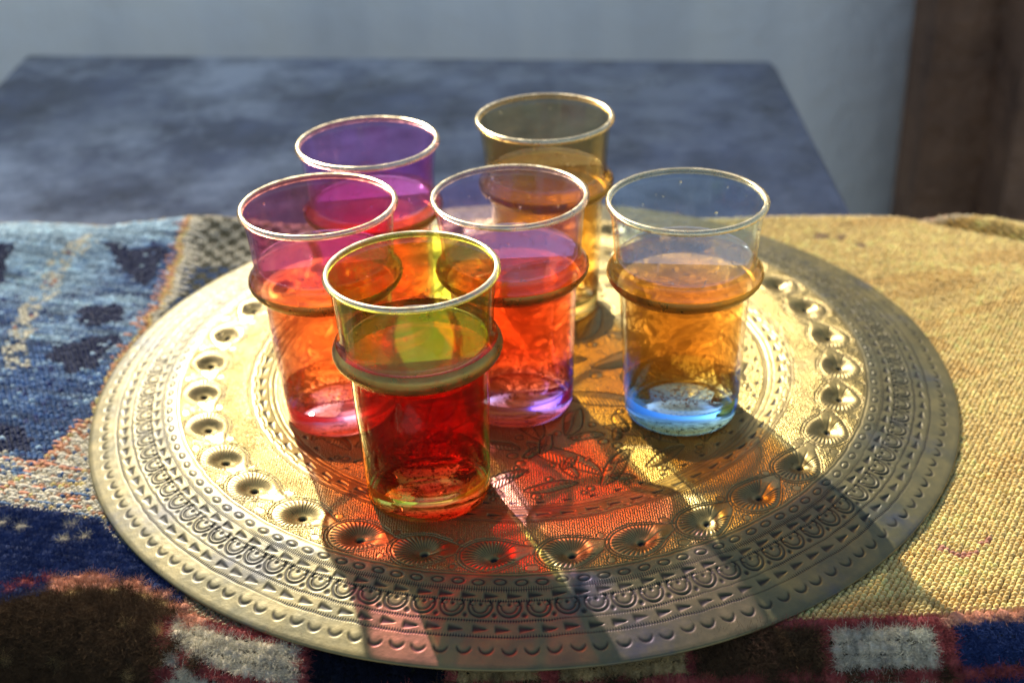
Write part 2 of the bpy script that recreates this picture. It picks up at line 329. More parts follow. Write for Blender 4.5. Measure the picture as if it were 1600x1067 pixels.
# tufted pile
ZONES = dict(navy=(.020, .036, .105), orange=(.78, .33, .19), brown=(.110, .062, .028), cream=(.68, .58, .40), red=(.40, .085, .07), black=(.008, .010, .020), ochre=(.46, .33, .14), gold=(.50, .33, .12))
m_zone = {k: wool('wool_'+k, v, .0003, 1400, .06) for k, v in ZONES.items()}
VB = [(-.1415, 'brown'), (-.1370, 'red'), (-.0868, 'cream'), (-.0827, 'red'), (-.0358, 'black'), (-.0320, 'red'), (.0015, 'ochre'), (.0063, 'red'), (.0527, 'ochre'), (.0586, 'red'), (.1060, 'brown'), (.1100, 'red'), (.1466, 'cream'), (.1535, 'red'), (.205, 'navy'), (.21, 'red'), (.26, 'brown'), (9, 'cream')]
def zone(x, y, s):
    if y > ip(ORL, x)+.003 and x < -.137: 
        if x < -.165 and abs(y-(ip(ORL, x)+.004)) < .0028 and x < -.195 and random.random() < .45: return 'red'
        return 'cream' if y > -.128 and random.random() < .10 else 'navy'
    if x < -.130 and y > ip(ORL, x)-.0045: return 'orange' if (x < -.13 and random.random() < .85) and x > -.195 else ('orange' if x > -.195 else 'navy')
    if x < -.137 and y > ip(ORL, x)-.0085 and x > -.19: return 'gold' if random.random() < .6 else 'brown'
    if x > -.137 and s < .0052: return 'orange' if (x > .1525 or x < -.125) else 'red'
    if x > -.137 and s > .0215 and (s < .027): return 'red' if random.random() < .8 else 'brown'
    for xb, z_ in VB:
        if x < xb:
            if z_ == 'brown' and random.random() < .05: return 'gold'
            return z_
def tuft_mesh(seed, r0=(.0026, .0030, .0030)):
    bm = bmesh.new(); bmesh.ops.create_icosphere(bm, subdivisions=2, radius=1)
    for v in bm.verts:
        p = v.co.copy(); nz = noise.noise(p*1.7+Vector((seed*7.1, 0, 0)))*.28+noise.noise(p*4.3+Vector((0, seed*3.3, 0)))*.16
        groove = -.22*math.exp(-(p.x/.16)**2)*max(0, p.z+.3)          # two plies of the knot
        v.co = Vector((p.x*r0[0], p.y*r0[1], p.z*r0[2]))*(1+nz+groove)
    for f in bm.faces: f.smooth = True
    me = bpy.data.meshes.new('wool_tuft'); bm.to_mesh(me); bm.free(); return me
cellx, cells = .0042, .0050
tufts = []
def y_at_arc(x, s):                                         # walk down the rug from the border line
    y = float(ip(TOPB, x)); z0 = float(zrug(np.array(x), np.array(y))); st_ = .0008; acc = 0
    while acc < s:
        y1 = y-st_; z1 = float(zrug(np.array(x), np.array(y1))); acc += math.hypot(st_, z1-z0); y, z0 = y1, z1
        if y < -.262: return None
    return y
for ix in range(int(.66/cellx)):
    x = -.33+ix*cellx; y = float(ip(TOPB, x)); z0 = float(zrug(np.array(x), np.array(y))); acc = 0; nxt = .0024+random.uniform(-.0006, .0006)
    while y > -.258:
        y1 = y-.0008; z1 = float(zrug(np.array(x), np.array(y1))); acc += math.hypot(.0008, z1-z0); y, z0 = y1, z1
        if acc >= nxt:
            tufts.append((x+random.uniform(-.0006, .0006), y, acc)); nxt += cells
        if acc > .115: break
tufts = [t for t in tufts if math.hypot(t[0], t[1]) > .195 or t[1] < -.19]
TM = {}
for zn in ZONES:
    TM[zn] = [tuft_mesh(k+1) for k in range(3)]
    for me in TM[zn]: me.materials.append(m_zone[zn])
def inview(x, y): return -.235 < x < .185 and y > -.226
ranked = sorted(tufts, key=lambda t: (not inview(t[0], t[1]) or math.hypot(t[0], t[1]) < .213, math.hypot(t[0]+.0047, t[1]+.57)))
parts = set(id(t) for t in ranked[:290]); rest = {}
fib = {k: [] for k in ZONES}
for t in tufts:
    x, y, s = t; zn = zone(x, y, s) or 'brown'; k = random.randrange(3); sc = random.uniform(.88, 1.15)
    M = place_matrix(x, y, random.uniform(-.35, .35), -.0006, (sc*.95, sc*random.uniform(.85, 1.05), sc*random.uniform(.62, .9)))
    if id(t) in parts: o = bpy.data.objects.new('wool_tuft', TM[zn][k]); COL.objects.link(o); o.parent = rug; o.matrix_basis = M
    else:
        me = TM[zn][k]; co_ = np.empty(len(me.vertices)*3, np.float32); me.vertices.foreach_get('co', co_); co_ = co_.reshape(-1, 3); M = np.array(M)
        fc = np.empty(len(me.polygons)*3, np.int32); me.loops.foreach_get('vertex_index', fc); rest.setdefault(zn, []).append((co_@M[:3, :3].T+M[:3, 3], fc.reshape(-1, 3)))
    nrm = rug_frame(np.array([x]), np.array([y]))[0]; z = float(zrug(np.array(x), np.array(y)))
    fib[zn].append((x, y, z, *nrm))
for zn, L_ in rest.items():
    off = 0; Vs, Fs = [], []
    for v, f in L_: Vs.append(v); Fs.append(f+off); off += len(v)
    o = link('pile_tufts', npmesh('pile_tufts', np.vstack(Vs), np.vstack(Fs)), rug, [m_zone[zn]]); o['kind'] = 'stuff'
def hair(name, P, mat, rad):
    """P (n,k,3)"""
    n, k = P.shape[:2]; h = bpy.data.hair_curves.new(name); h.add_curves([k]*n)
    h.position_data.foreach_set('vector', (P-[0, 0, ZR]).astype(np.float32).ravel())
    rr = np.tile(np.linspace(1, .35, k), n)*rad
    at = h.attributes.get('radius') or h.attributes.new('radius', 'FLOAT', 'POINT'); at.data.foreach_set('value', rr.astype(np.float32))
    h.materials.append(mat); o = bpy.data.objects.new(name, h); COL.objects.link(o); o.parent = rug; o['kind'] = 'stuff'; return o
def strands(base, Nn, per, length, spread, lie, k=4):
    n = len(base); B = np.repeat(base, per, 0); Nr = np.repeat(Nn, per, 0); m_ = len(B)
    d = rng.normal(size=(m_, 3)); d -= Nr*(d*Nr).sum(1, keepdims=True); d /= np.linalg.norm(d, axis=1, keepdims=True)+1e-9
    rr = np.sqrt(rng.random((m_, 1))); root = B+d*rr*spread
    dr = Nr*(1-lie*rr)+d*lie*rr*1.1+np.array([0, -.35, 0])*lie+rng.normal(size=(m_, 3))*.22; dr /= np.linalg.norm(dr, axis=1, keepdims=True)
    bend = rng.normal(size=(m_, 3))*.5; Ln = length*(.6+.7*rng.random((m_, 1)))
    return np.stack([root+dr*Ln*t+bend*Ln*t*t*.5 for t in np.linspace(0, 1, k)], 1)
for zn, L_ in fib.items():
    if not L_: continue
    A = np.array(L_); sh = dict(brown=1.7, navy=1.15).get(zn, 1.); P = strands(A[:, :3]+A[:, 3:]*.0010, A[:, 3:], int(100*sh), .0026*sh, .0021, .85)
    hair('pile_fibres', P, wool('fibre_'+zn, tuple(min(.85, c*(2. if zn == 'navy' else 1.3)) for c in ZONES[zn]), .0001, 800, 0), .00006)  # navy fibres get a lighter colour to imitate sheen in the sun
# loose fuzz over the flat weave and the bound edge
n = 5200; xf = rng.uniform(-.38, .38, n); yf = rng.uniform(-.20, .20, n); k_ = (np.hypot(xf, yf) > .218) & (yf < ip(BACK, xf)-.001) & (yf > ip(TOPB, xf)); xf, yf = xf[k_], yf[k_]
P = strands(np.stack([xf, yf, zrug(xf, yf)+.0004], 1), rug_frame(xf, yf), 1, .0045, .001, 1.6, 5); hair('fuzz', P, wool('fuzz_wool', (.62, .50, .30), .0001, 600), .00004)
xf = rng.uniform(-.38, .38, 2600); yf = ip(BACK, xf)-.004*rng.random(2600)
P = strands(np.stack([xf, yf, zrug(xf, yf)], 1), rug_frame(xf, yf), 1, .0035, .001, .9, 4); hair('fuzz', P, wool('edge_wool', (.66, .42, .24), .0001, 600), .00005)

# ------------------------------------------------------------------ brass tray
def tray_profile(r):
    rs = np.array([0, .110, .118, .1215, .133, .137, .150, .166, .172, .176, .190, .204, .2105, .2118])
    zs = np.array([.0, .0, .0002, .0006, .0026, .0030, .0034, .0036, .0034, .0030, -.0002, -.0036, -.0054, -.0060])
    return np.interp(r, rs, zs)
def ring_groove(d, w_): return np.exp(-(d/w_)**2)
def tray_relief(r, th):
    """height offset, groove tarnish, stipple mask, tick mask"""
    h = np.zeros_like(r); tar = np.zeros_like(r); tick = np.zeros_like(r); stip = np.zeros_like(r)
    wob = vnoise(th*23+40, r*0+3.3, 2)-.5; r = r+.0011*wob*(r > .12); amp = .35+.85*vnoise(th*31+7, r*260, 3)
    def carve(g, depth, t=1.):
        nonlocal h, tar
        h -= depth*g*amp; tar = np.maximum(tar, g*t)
    # plain rings
    for rr, wd, dp in ((.1215, .0004, .00022), (.1245, .0003, .00018), (.1345, .0004, .00025), (.1730, .0004, .0003), (.1715, .0003, .0002), (.1795, .00028, .0001), (.1845, .00028, .0001), (.1928, .00028, .0001), (.1995, .00028, .0001)):
        carve(ring_groove(r-rr, wd), dp, .7)
    for rr in (.1788, .1800, .1843, .1930, .1992, .1358, .1200): tick = np.maximum(tick, ring_groove(r-rr, .0006))
    # oval beads
    def cells(N, ph=0):
        a = (th*N/(2*np.pi)+ph); c = np.floor(a); return (a-c-.5)*2*np.pi/N*r, c
    hsh = lambda c, s: np.modf(np.abs(np.sin(c*12.9898+s)*43758.5453))[0]
    s, c = cells(132); k = hsh(c, 1); e = np.hypot((s+.0006*(k-.5))/.0023, (r-.1762-.0004*(hsh(c, 2)-.5))/.00125)
    carve(ring_groove(e-1, .22)*(r > .174)*(r < .1785), .00035); h += .00022*np.exp(-(e/.6)**2)*(abs(r-.1762) < .002)
    # wedge punches: two outer rows and one inner
    for rr, N, L0 in ((.1820, 128, .0066), (.1962, 138, .0066), (.1285, 78, .0070)):
        s, c = cells(N, hsh(rr, 1)); sx = s/L0+.5*(1)+.12*(hsh(c, 3)-.5); rw = (r-rr-.0005*(hsh(c, 5)-.5)-.0002*s/L0)
        wdt = .0015*np.clip(1-sx, 0, 1)+.0001; g = sstep(0, .12, sx)*sstep(1.02, .8, sx)*np.exp(-np.abs(rw/wdt)**3); carve(g, .00055)
    # scroll band: C-scrolls with curled ends and dots
    s, c = cells(104, .3); s = s+.0004*(hsh(c, 8)-.5); t = r-.1868
    a = np.hypot(s/.0046, (t)/.0043); ang = np.arctan2(t, s)
    arc = ring_groove((a-1), .11)*sstep(-.75, -.45, np.sin(ang)); arc2 = ring_groove((a-.64), .11)*sstep(-.15, .1, np.sin(ang))
    inb = (r > .1836) & (r < .1925)
    carve(arc*inb, .0004); carve(arc2*inb, .0004, .9); h += .00022*ring_groove(a-.82, .12)*inb*(np.sin(ang) > -.2)
    for sg in (-1, 1):
        e = np.hypot(s-sg*.0030, t+.0014); carve(ring_groove(e-.0011, .0003)*inb*(sstep(-.3, .3, (s*sg-.0030)/.001)+.35), .00035)
        h += .0002*np.exp(-(e/.0007)**2)*inb
    carve(np.exp(-(np.hypot(s, t+.0010)/.0008)**4)*inb, .0005)
    e = np.hypot(np.abs(s)-np.pi*r/104, t-.0036); carve(np.exp(-(e/.0010)**4)*(r < .194), .0005)
    # crescents near the edge
    s, c = cells(150, .1); s = s+.0008*(hsh(c, 4)-.5); t = r-.2033-.0005*(hsh(c, 6)-.5); a = np.hypot(s/.0027, t/.0027); ang = np.arctan2(t, s)
    wd = .10+.12*np.clip(np.sin(ang), 0, 1); carve(ring_groove(a-1, wd)*sstep(-.15, .5, np.sin(ang))*(r > .2), .0005); h += .00008*np.exp(-(a/.6)**2)*(r > .2)
    # peacock-eye band
    N = 33; off = (-95.4+90)/360*N; aa = (th+math.pi/2)*N/(2*np.pi)-off; cN = np.round(aa); aa = aa-.10*(hsh(cN, 11)-.5); s = (aa-cN)*2*np.pi/N*.158; t = r-.1600-.0006*(hsh(cN, 9)-.5)
    band = (r > .1365) & (r < .1716)
    best = np.zeros_like(r); inside = np.zeros_like(r); line = np.zeros_like(r)
    for ds in (0, 2*np.pi/N*.158, -2*np.pi/N*.158):
        ss = s-ds; wid = np.where(ss < 0, .0108*np.sqrt(np.clip(1-(ss/.0120)**2, 0, 1)), .0108*np.clip(1-ss/.0215, 0, 1)**1.1*(1+.9*np.clip(ss/.02, 0, 1)*np.clip(1-ss/.02, 0, 1)))
        tt = t+.25*np.clip(ss, 0, 1)**1*.8; val = (ss > -.0120) & (ss < .0215)
        dd = np.abs(tt)-wid; soft = np.where(val, dd, .01); 
        dc = np.minimum(np.abs(soft), 9)
        dl = np.where(ss < -.004, (np.hypot(ss/.0120, tt/.0108)-1)*.0112, dd); dl = np.where(ss < .02, dl, .01)
        line = np.maximum(line, ring_groove(dl, .00034)*(ss < .019)); line = np.maximum(line, .9*ring_groove(dl-.0014, .00030)*(ss < .012)); inside = np.maximum(inside, sstep(.0003, -.0006, dl))
        ph = np.arctan2(tt, ss-.0016); dist = np.hypot(ss-.0016, tt)
        ray = np.clip(np.cos(ph*34)*.5+.5, 0, 1)**2*sstep(.0016, .0045, dist)*sstep(-.0004, -.0016, dl); ray = ray*(np.abs(ph) > .45)
        best = np.maximum(best, ray)
        tail = ring_groove(tt, .00035)*sstep(.002, .004, ss)*sstep(.015, .009, ss); line = np.maximum(line, tail*.8)
        h += band*(-.0026*np.exp(-(dist/.0062)**2)-.0010*np.exp(-(dist/.0015)**4)+.0005*np.exp(-((dist-.0078)/.0035)**2)*sstep(.0, -.002, dl))
        tar = np.maximum(tar, band*np.exp(-(dist/.0015)**6)*1.3)
    carve(line*band, .00036, .7); carve(best*band*(1-line), .00040, .85)
    for sg in (-1, 1):
        for rad_, sx in ((.0021, .0160),):
            sm = (s-sx); sm = np.where(sm < -np.pi/N*.158*1.2, sm+2*np.pi/N*.158, sm); e = np.hypot(sm, t-sg*.0088); carve(ring_groove(e-rad_, .0003)*band, .00025, .5); inside = np.maximum(inside, (e < rad_)*1.)
    stip = np.where(band, 1-inside, 0)*(1-line)
    # ovals on the step
    s, c = cells(72, .2); e = np.hypot(s/.0045, (r-.1322)/.0013); carve(ring_groove(e-1, .2)*(abs(r-.1322) < .003), .00022, .6)
    # centre: foliage of leaves, feather stems, berries, each ring of 12 / 8 / 6
    x, y = r*np.cos(th), r*np.sin(th); cen = r < .1185
    filled = np.zeros_like(r)
    def leaf(cx, cy, ang, Ln, Wd, veins=7):
        nonlocal filled
        u = (x-cx)*math.cos(ang)+(y-cy)*math.sin(ang); v = -(x-cx)*math.sin(ang)+(y-cy)*math.cos(ang); box_ = (np.abs(u) < Ln) & (np.abs(v) < Wd*1.3)
        if not box_.any(): return
        uu, vv = u[box_]/Ln, v[box_]; bend = .25*Wd*np.sin(uu*2.5); vv = vv-bend; wd = Wd*np.clip(1-uu**2, 0, 1)**.8; dl = np.abs(vv)-wd; g = ring_groove(dl, .00034)
        ins = dl < 0; rib = ring_groove(vv, .0003)*ins; vein = np.clip(np.cos((uu*Ln-np.abs(vv)*.9)*2*np.pi/.0019)*.5+.5, 0, 1)**3*ins*sstep(0, -.0008, dl)
        gg = np.maximum(np.maximum(g, rib), vein*.7); h[box_] -= .00036*gg; h[box_] += .00055*ins*np.clip(-dl/Wd, 0, 1); tar[box_] = np.maximum(tar[box_], gg*.8); filled[box_] = np.maximum(filled[box_], (dl < .0003)*1.)
    def ringc(cx, cy, rad):
        nonlocal filled
        e = np.hypot(x-cx, y-cy); b_ = e < rad*1.5; g = ring_groove(e[b_]-rad, .00032); h[b_] -= .0003*g; h[b_] += .00025*np.exp(-(e[b_]/rad/.6)**2); tar[b_] = np.maximum(tar[b_], g*.7); filled[b_] = np.maximum(filled[b_], (e[b_] < rad)*1.)
    for i in range(12):
        a0 = 2*math.pi*i/12+.2; e_ = (math.cos(a0), math.sin(a0))
        leaf(.086*e_[0], .086*e_[1], a0+.62, .021, .0055); leaf(.101*math.cos(a0+.20), .101*math.sin(a0+.20), a0-.75, .0155, .0042)
        leaf(.106*math.cos(a0-.10), .106*math.sin(a0-.10), a0+1.5, .012, .0035)
        for k in range(3):
            b_ = a0+.30; ringc(.083*math.cos(b_)+.0042*math.cos(b_+k*2.1), .083*math.sin(b_)+.0042*math.sin(b_+k*2.1), .0023)
        ringc(.112*math.cos(a0+.36), .112*math.sin(a0+.36), .0022); ringc(.1115*math.cos(a0+.05), .1115*math.sin(a0+.05), .0018)
    for i in range(24):
        a0 = 2*math.pi*(i+.5)/24; leaf(.0735*math.cos(a0), .0735*math.sin(a0), a0+(1.2 if i % 2 else -.5), .0085, .0030); leaf(.0955*math.cos(a0+.07), .0955*math.sin(a0+.07), a0+(-1.3 if i % 2 else .2), .0075, .0027); ringc(.0665*math.cos(a0+.1), .0665*math.sin(a0+.1), .0019); ringc(.1005*math.cos(a0-.03), .1005*math.sin(a0-.03), .0017)
    for i in range(36):
        a0 = 2*math.pi*(i+.25)/36; rr_l = (.0790, .0905, .1085)[i % 3]; leaf(rr_l*math.cos(a0), rr_l*math.sin(a0), a0+(2.2, -.9, .9)[i % 3], .0062, .0023); ringc(.1135*math.cos(a0), .1135*math.sin(a0), .0013); ringc(.0905*math.cos(a0+.09), .0905*math.sin(a0+.09), .0014)
    for i in range(8):
        a0 = 2*math.pi*i/8; leaf(.052*math.cos(a0), .052*math.sin(a0), a0+.35, .019, .0062); leaf(.060*math.cos(a0+.39), .060*math.sin(a0+.39), a0-.4, .012, .0045); ringc(.040*math.cos(a0+.39), .040*math.sin(a0+.39), .003)
    for i in range(6):
        a0 = 2*math.pi*i/6; leaf(.020*math.cos(a0), .020*math.sin(a0), a0, .014, .0055)
    stip = np.where(cen, 1-filled, stip); 
    s, c = cells(64, 0); sx = s/.004+.5; g = sstep(0, .1, sx)*sstep(1, .8, sx)*np.exp(-np.abs((r-.1165)/(.001*np.clip(1-sx, 0, 1)+.0001))**3); carve(g, .0004)
    return h, tar, stip, tick
# angular samples packed towards the front, where the photograph shows the engraving largest
tt = np.linspace(0, 2*np.pi, 20001); dens = np.where(np.abs(((tt+np.pi/2+np.pi) % (2*np.pi))-np.pi) < R_(98), 2.1, .72); cdf = np.concatenate([[0], np.cumsum((dens[1:]+dens[:-1])/2)]); cdf /= cdf[-1]
NA = 1900; TH = np.interp(np.arange(NA)/NA, cdf, tt)
RD = np.concatenate([[.0008], np.arange(.003, .060, .0008), np.arange(.060, .118, .00052), np.arange(.118, .2100, .00034), [.2104, .2108, .2112]])
rr_, th_ = np.meshgrid(RD, TH, indexing='ij'); h_, tar_, stip_, tick_ = tray_relief(rr_.ravel(), th_.ravel())
RF = rr_.ravel(); TF = th_.ravel()
WARP = lambda r: np.interp(r, [0, .118, .134, .160, .172, .1755, .2121], [0, .117, .1305, .154, .1648, .1685, .2078])
RN = WARP(RF)
zz = tray_profile(RF)+h_*np.where(RF > .2095, 0, 1)
edge_w = .0004*np.sin(3*TF+1)+.0003*np.sin(7*TF)
Vt = np.stack([RN*np.cos(TF), RN*np.sin(TF), zz+np.where(RF > .18, (RF-.18)/.03*edge_w, 0)], 1)
nR = len(RD); idt = np.arange(nR*NA).reshape(nR, NA); nxt_ = np.roll(idt, -1, 1)
Ft = np.stack([idt[:-1].ravel(), idt[1:].ravel(), nxt_[1:].ravel(), nxt_[:-1].ravel()], 1)
# rolled lip and underside
und_r = [.2118, .2121, .2119, .2110, .200, .172, .137, .118, .0]; und_dz = [-.0003, -.0009, -.0015, -.0017, 0, 0, 0, 0, 0]
M_ = 1900//5; Vu = []; 
lipz = tray_profile(np.array([.2112]))[0]
low = []; offb = len(Vt)
layers = [(.2117, lipz-.0002), (.2121, lipz-.0008), (.2118, lipz-.0014), (.2108, lipz-.0013)]+[(r, float(tray_profile(np.array([r]))[0])-.0055+.0035*(r > .19)) for r in (.200, .172, .137, .118, .001)]
for (r, z) in layers: Vu.append(np.stack([WARP(r)*np.cos(TH), WARP(r)*np.sin(TH), z+(edge_w[:NA] if r > .2 else 0)*np.ones(NA)], 1))
edge_last = (.0004*np.sin(3*TH+1)+.0003*np.sin(7*TH))
for k in range(len(Vu)): Vu[k][:, 2] = layers[k][1]+(edge_last if layers[k][0] > .2 else 0)
Vt = np.vstack([Vt]+Vu); allr = np.vstack([idt[-1:], (np.arange(len(layers)*NA)+nR*NA).reshape(len(layers), NA)]); an = np.roll(allr, -1, 1)
Fu = np.stack([allr[:-1].ravel(), allr[1:].ravel(), an[1:].ravel(), an[:-1].ravel()], 1)
me = npmesh('brass_tray', Vt, np.vstack([Ft, Fu])); pad = lambda a: np.concatenate([a, np.zeros(len(layers)*NA)])
vflt(me, 'tar', pad(np.clip(tar_, 0, 1.6))); vflt(me, 'stip', pad(stip_)); vflt(me, 'tick', pad(tick_))
q = NT('engraved_brass')
sep = q.N('SeparateXYZ'); q.l(q.coord(), sep.inputs[0])
rad = q.math('SQRT', q.math('ADD', q.math('MULTIPLY', sep.outputs[0], sep.outputs[0]), q.math('MULTIPLY', sep.outputs[1], sep.outputs[1])))
ang = q.math('ARCTAN2', sep.outputs[1], sep.outputs[0])
n1 = q.noise(22, 5, .62); n2 = q.noise(75, 5, .65); n3 = q.noise(9, 3, .5)
brass = q.mix(q.ramp(n2, .3, .7), (.25, .175, .050), (.34, .252, .090))
patina = q.mix(q.ramp(n2, .35, .65), (.066, .070, .042), (.13, .110, .048))
patina = q.mix(q.ramp(n1, .55, .72), patina, (.055, .058, .075))
rimf = q.ramp(rad, .1648, .1672); pm = q.math('MULTIPLY', rimf, q.ramp(q.math('ADD', n1, q.math('MULTIPLY', n3, .5)), .45, .95, .42, 1.))
pm = q.math('MAXIMUM', pm, q.math('MULTIPLY', q.ramp(n1, .52, .75), .35))
tar = q.attr('tar'); tickw = q.math('MULTIPLY', q.attr('tick'), q.ramp(q.math('SINE', q.math('MULTIPLY', ang, 1150.)), -.2, .7))
tickw = q.math('MULTIPLY', tickw, q.ramp(q.noise(28, 2), .35, .5))
grime = q.math('MINIMUM', q.math('ADD', q.math('MULTIPLY', tar, .95), q.math('MULTIPLY', tickw, .8)), 1.)
colr = q.mix(pm, brass, patina); colr = q.mix(grime, colr, (.014, .011, .007))
vor = q.N('TexVoronoi', _feature='F1'); vor.inputs['Scale'].default_value = 1000; vor.inputs['Randomness'].default_value = .45; q.l(q.coord(), vor.inputs['Vector'])
hst = q.math('MULTIPLY', q.math('SUBTRACT', 1., vor.outputs['Distance']), q.attr('stip'))
nb = q.bump(hst, .00036, 1.); nb = q.bump(q.math('SUBTRACT', 1., tickw), .00018, 1., nb); nb = q.bump(q.noise(260, 5, .6), .00016, .8, nb); nb = q.bump(q.noise(45, 3, .5), .0007, .7, nb)
rough = q.math('ADD', q.math('ADD', q.ramp(pm, 0, 1, .345, .45), q.ramp(n2, .3, .7, -.06, .06)), q.math('MULTIPLY', grime, .2))
mbrass = q.pbr(colr, rough, q.ramp(q.math('MAXIMUM', q.math('MULTIPLY', pm, .9), grime), 0, 1, .85, .2), nb, spec=.3)
tray = link('brass_tray', me, None, [mbrass]); tray.location = (-.001, -.0085, 0)
tag(tray, 'round engraved brass tray with peacock eye band, on the rug', 'tray'); tray.cycles.is_caustics_receiver = True

# ------------------------------------------------------------------ tea glasses
def gmix(name, col, ior, tr, fres=True, vol=None, dens=30, scat=0, film=0, rough=.02, bumpy=0, grough=0, glow=0, gcol=(1, .5, .1), topz=None, f0=.04):
    q = NT(name); t = q.N('BsdfTransparent'); t.inputs[0].default_value = (*col, 1); cur = t.outputs[0]; nrm = None
    if bumpy: nrm = q.bump(q.noise(55, 3, .5), .0008, bumpy)
    if glow:
        tl = q.N('BsdfTranslucent'); tl.inputs[0].default_value = (*gcol, 1); x = q.N('MixShader'); x.inputs[0].default_value = glow; q.l(cur, x.inputs[1]); q.l(tl.outputs[0], x.inputs[2]); cur = x.outputs[0]
        sp = q.N('SeparateXYZ'); q.l(q.coord(), sp.inputs[0]); q.l(q.math('MULTIPLY', q.math('LESS_THAN', sp.outputs[2], topz), glow), x.inputs[0])
    if film:
        mp = q.N('Mapping'); mp.inputs['Scale'].default_value = (1, 1, .35); q.l(q.coord(), mp.inputs[0])
        a = q.ramp(q.noise(130, 5, .7, mp.outputs[0]), .48, .74); b = q.ramp(q.noise(620, 2, .5), .64, .74)
        fc = tuple(.35*.8+.65*c**2.2 for c in col); d = q.N('BsdfDiffuse'); d.inputs[0].default_value = (*fc, 1); tl = q.N('BsdfTranslucent'); tl.inputs[0].default_value = (*fc, 1); ad = q.N('MixShader'); ad.inputs[0].default_value = .55
        q.l(d.outputs[0], ad.inputs[1]); q.l(tl.outputs[0], ad.inputs[2]); x = q.N('MixShader'); q.l(q.math('ADD', .012, q.math('ADD', q.math('MULTIPLY', a, film), q.math('MULTIPLY', b, film*2.2))), x.inputs[0]); q.l(cur, x.inputs[1]); q.l(ad.outputs[0], x.inputs[2]); cur = x.outputs[0]
    if fres:
        lw = q.N('LayerWeight'); lw.inputs[0].default_value = .5
        f = q.math('MULTIPLY_ADD', q.math('POWER', lw.outputs['Facing'], 5.), 1-f0, f0)
        gl = q.N('BsdfGlossy'); gl.inputs['Roughness'].default_value = rough
        if nrm: q.l(nrm, gl.inputs['Normal'])
        if topz is not None:                                  # only the open face of the liquid meets air
            sp = q.N('SeparateXYZ'); q.l(q.coord(), sp.inputs[0]); f = q.math('MULTIPLY', f, q.math('GREATER_THAN', sp.outputs[2], topz))
        x = q.N('MixShader'); q.l(f, x.inputs[0]); q.l(cur, x.inputs[1]); q.l(gl.outputs[0], x.inputs[2]); cur = x.outputs[0]
    if tr < 1:
        g = q.N('BsdfGlass'); g.inputs['Color'].default_value = (*col, 1); g.inputs['IOR'].default_value = ior; g.inputs['Roughness'].default_value = grough
        if nrm: q.l(nrm, g.inputs['Normal'])
        if tr <= 0: cur = g.outputs[0]
        else: x = q.N('MixShader'); x.inputs[0].default_value = tr; q.l(g.outputs[0], x.inputs[1]); q.l(cur, x.inputs[2]); cur = x.outputs[0]
    q.l(cur, q.out.inputs[0])
    if vol:
        v = q.N('VolumeAbsorption'); v.inputs[0].default_value = (*vol, 1); v.inputs[1].default_value = dens; cur = v.outputs[0]
        if scat:
            s = q.N('VolumeScatter'); s.inputs[0].default_value = (1, .62, .22, 1); s.inputs['Density'].default_value = scat; s.inputs['Anisotropy'].default_value = .3
            a = q.N('AddShader'); q.l(cur, a.inputs[0]); q.l(s.outputs[0], a.inputs[1]); cur = a.outputs[0]
        q.l(cur, q.out.inputs[1])
    return q.m
q = NT('gilding'); g1 = q.noise(180, 4); mgilt = q.pbr(q.mix(g1, (.74, .58, .30), (.90, .78, .52)), q.ramp(g1, .3, .7, .16, .34), .9)
def thin_gilt(q, tint, k):                                  # worn gold film on clear glass lets part of the light through
    t = q.N('BsdfTransparent'); t.inputs[0].default_value = (*tint, 1); x = q.N('MixShader'); old = q.out.inputs[0].links[0].from_socket
    q.l(q.ramp(q.noise(300, 3), .3, .7, k-.15, k+.15), x.inputs[0]); q.l(old, x.inputs[1]); q.l(t.outputs[0], x.inputs[2]); q.l(x.outputs[0], q.out.inputs[0])
thin_gilt(q, (1, .9, .7), .35)
q = NT('bead_gilding'); g1 = q.noise(150, 4); mgilt2 = q.pbr(q.mix(g1, (.26, .17, .035), (.42, .30, .09)), q.ramp(g1, .3, .7, .22, .42), .85, q.bump(q.noise(240, 3), .0002)); thin_gilt(q, (.9, .7, .35), .18)
q = NT('tea_leaf'); mleaf = q.pbr((.035, .015, .008), .6)
GL = [('front', (-.0423, -.1128), .0735, (.88, .95, .38), (.93, .14, .03), 125, 3,  # front tea: shade seen through it is put into its dark red
       'yellow green tea glass nearest the camera, filled with tea coloured dark red for shade', 'tea coloured dark red for shade in the yellow green glass at the front'),
      ('blue', (.0718, -.056), .0785, (.86, .94, 1), (.92, .62, .02), 66, 5,
       'pale blue tea glass standing apart at the right of the tray', 'amber tea in the pale blue glass at the right'),
      ('pink', (-.0858, -.0449), .079, (1, .64, .78), (1, .54, .01), 54, 5,
       'rose pink tea glass at the left edge of the cluster', 'orange tea in the rose pink glass at the left'),
      ('purple', (-.0032, -.0436), .078, (.90, .82, 1), (1, .42, .02), 76, 5,
       'lilac tea glass with purple base in the middle of the cluster', 'red orange tea in the lilac glass in the middle'),
      ('violet', (-.0698, .0272), .075, (.96, .70, 1), (1, .36, .12), 64, 5,
       'violet tea glass at the back left, behind the rose pink one', 'magenta looking tea in the violet glass at the back left'),
      ('brown', (.0159, .0508), .077, (.92, .84, .62), (1, .74, .02), 58, 5,
       'smoky amber brown tea glass at the very back of the tray', 'golden tea in the smoky brown glass at the very back')]
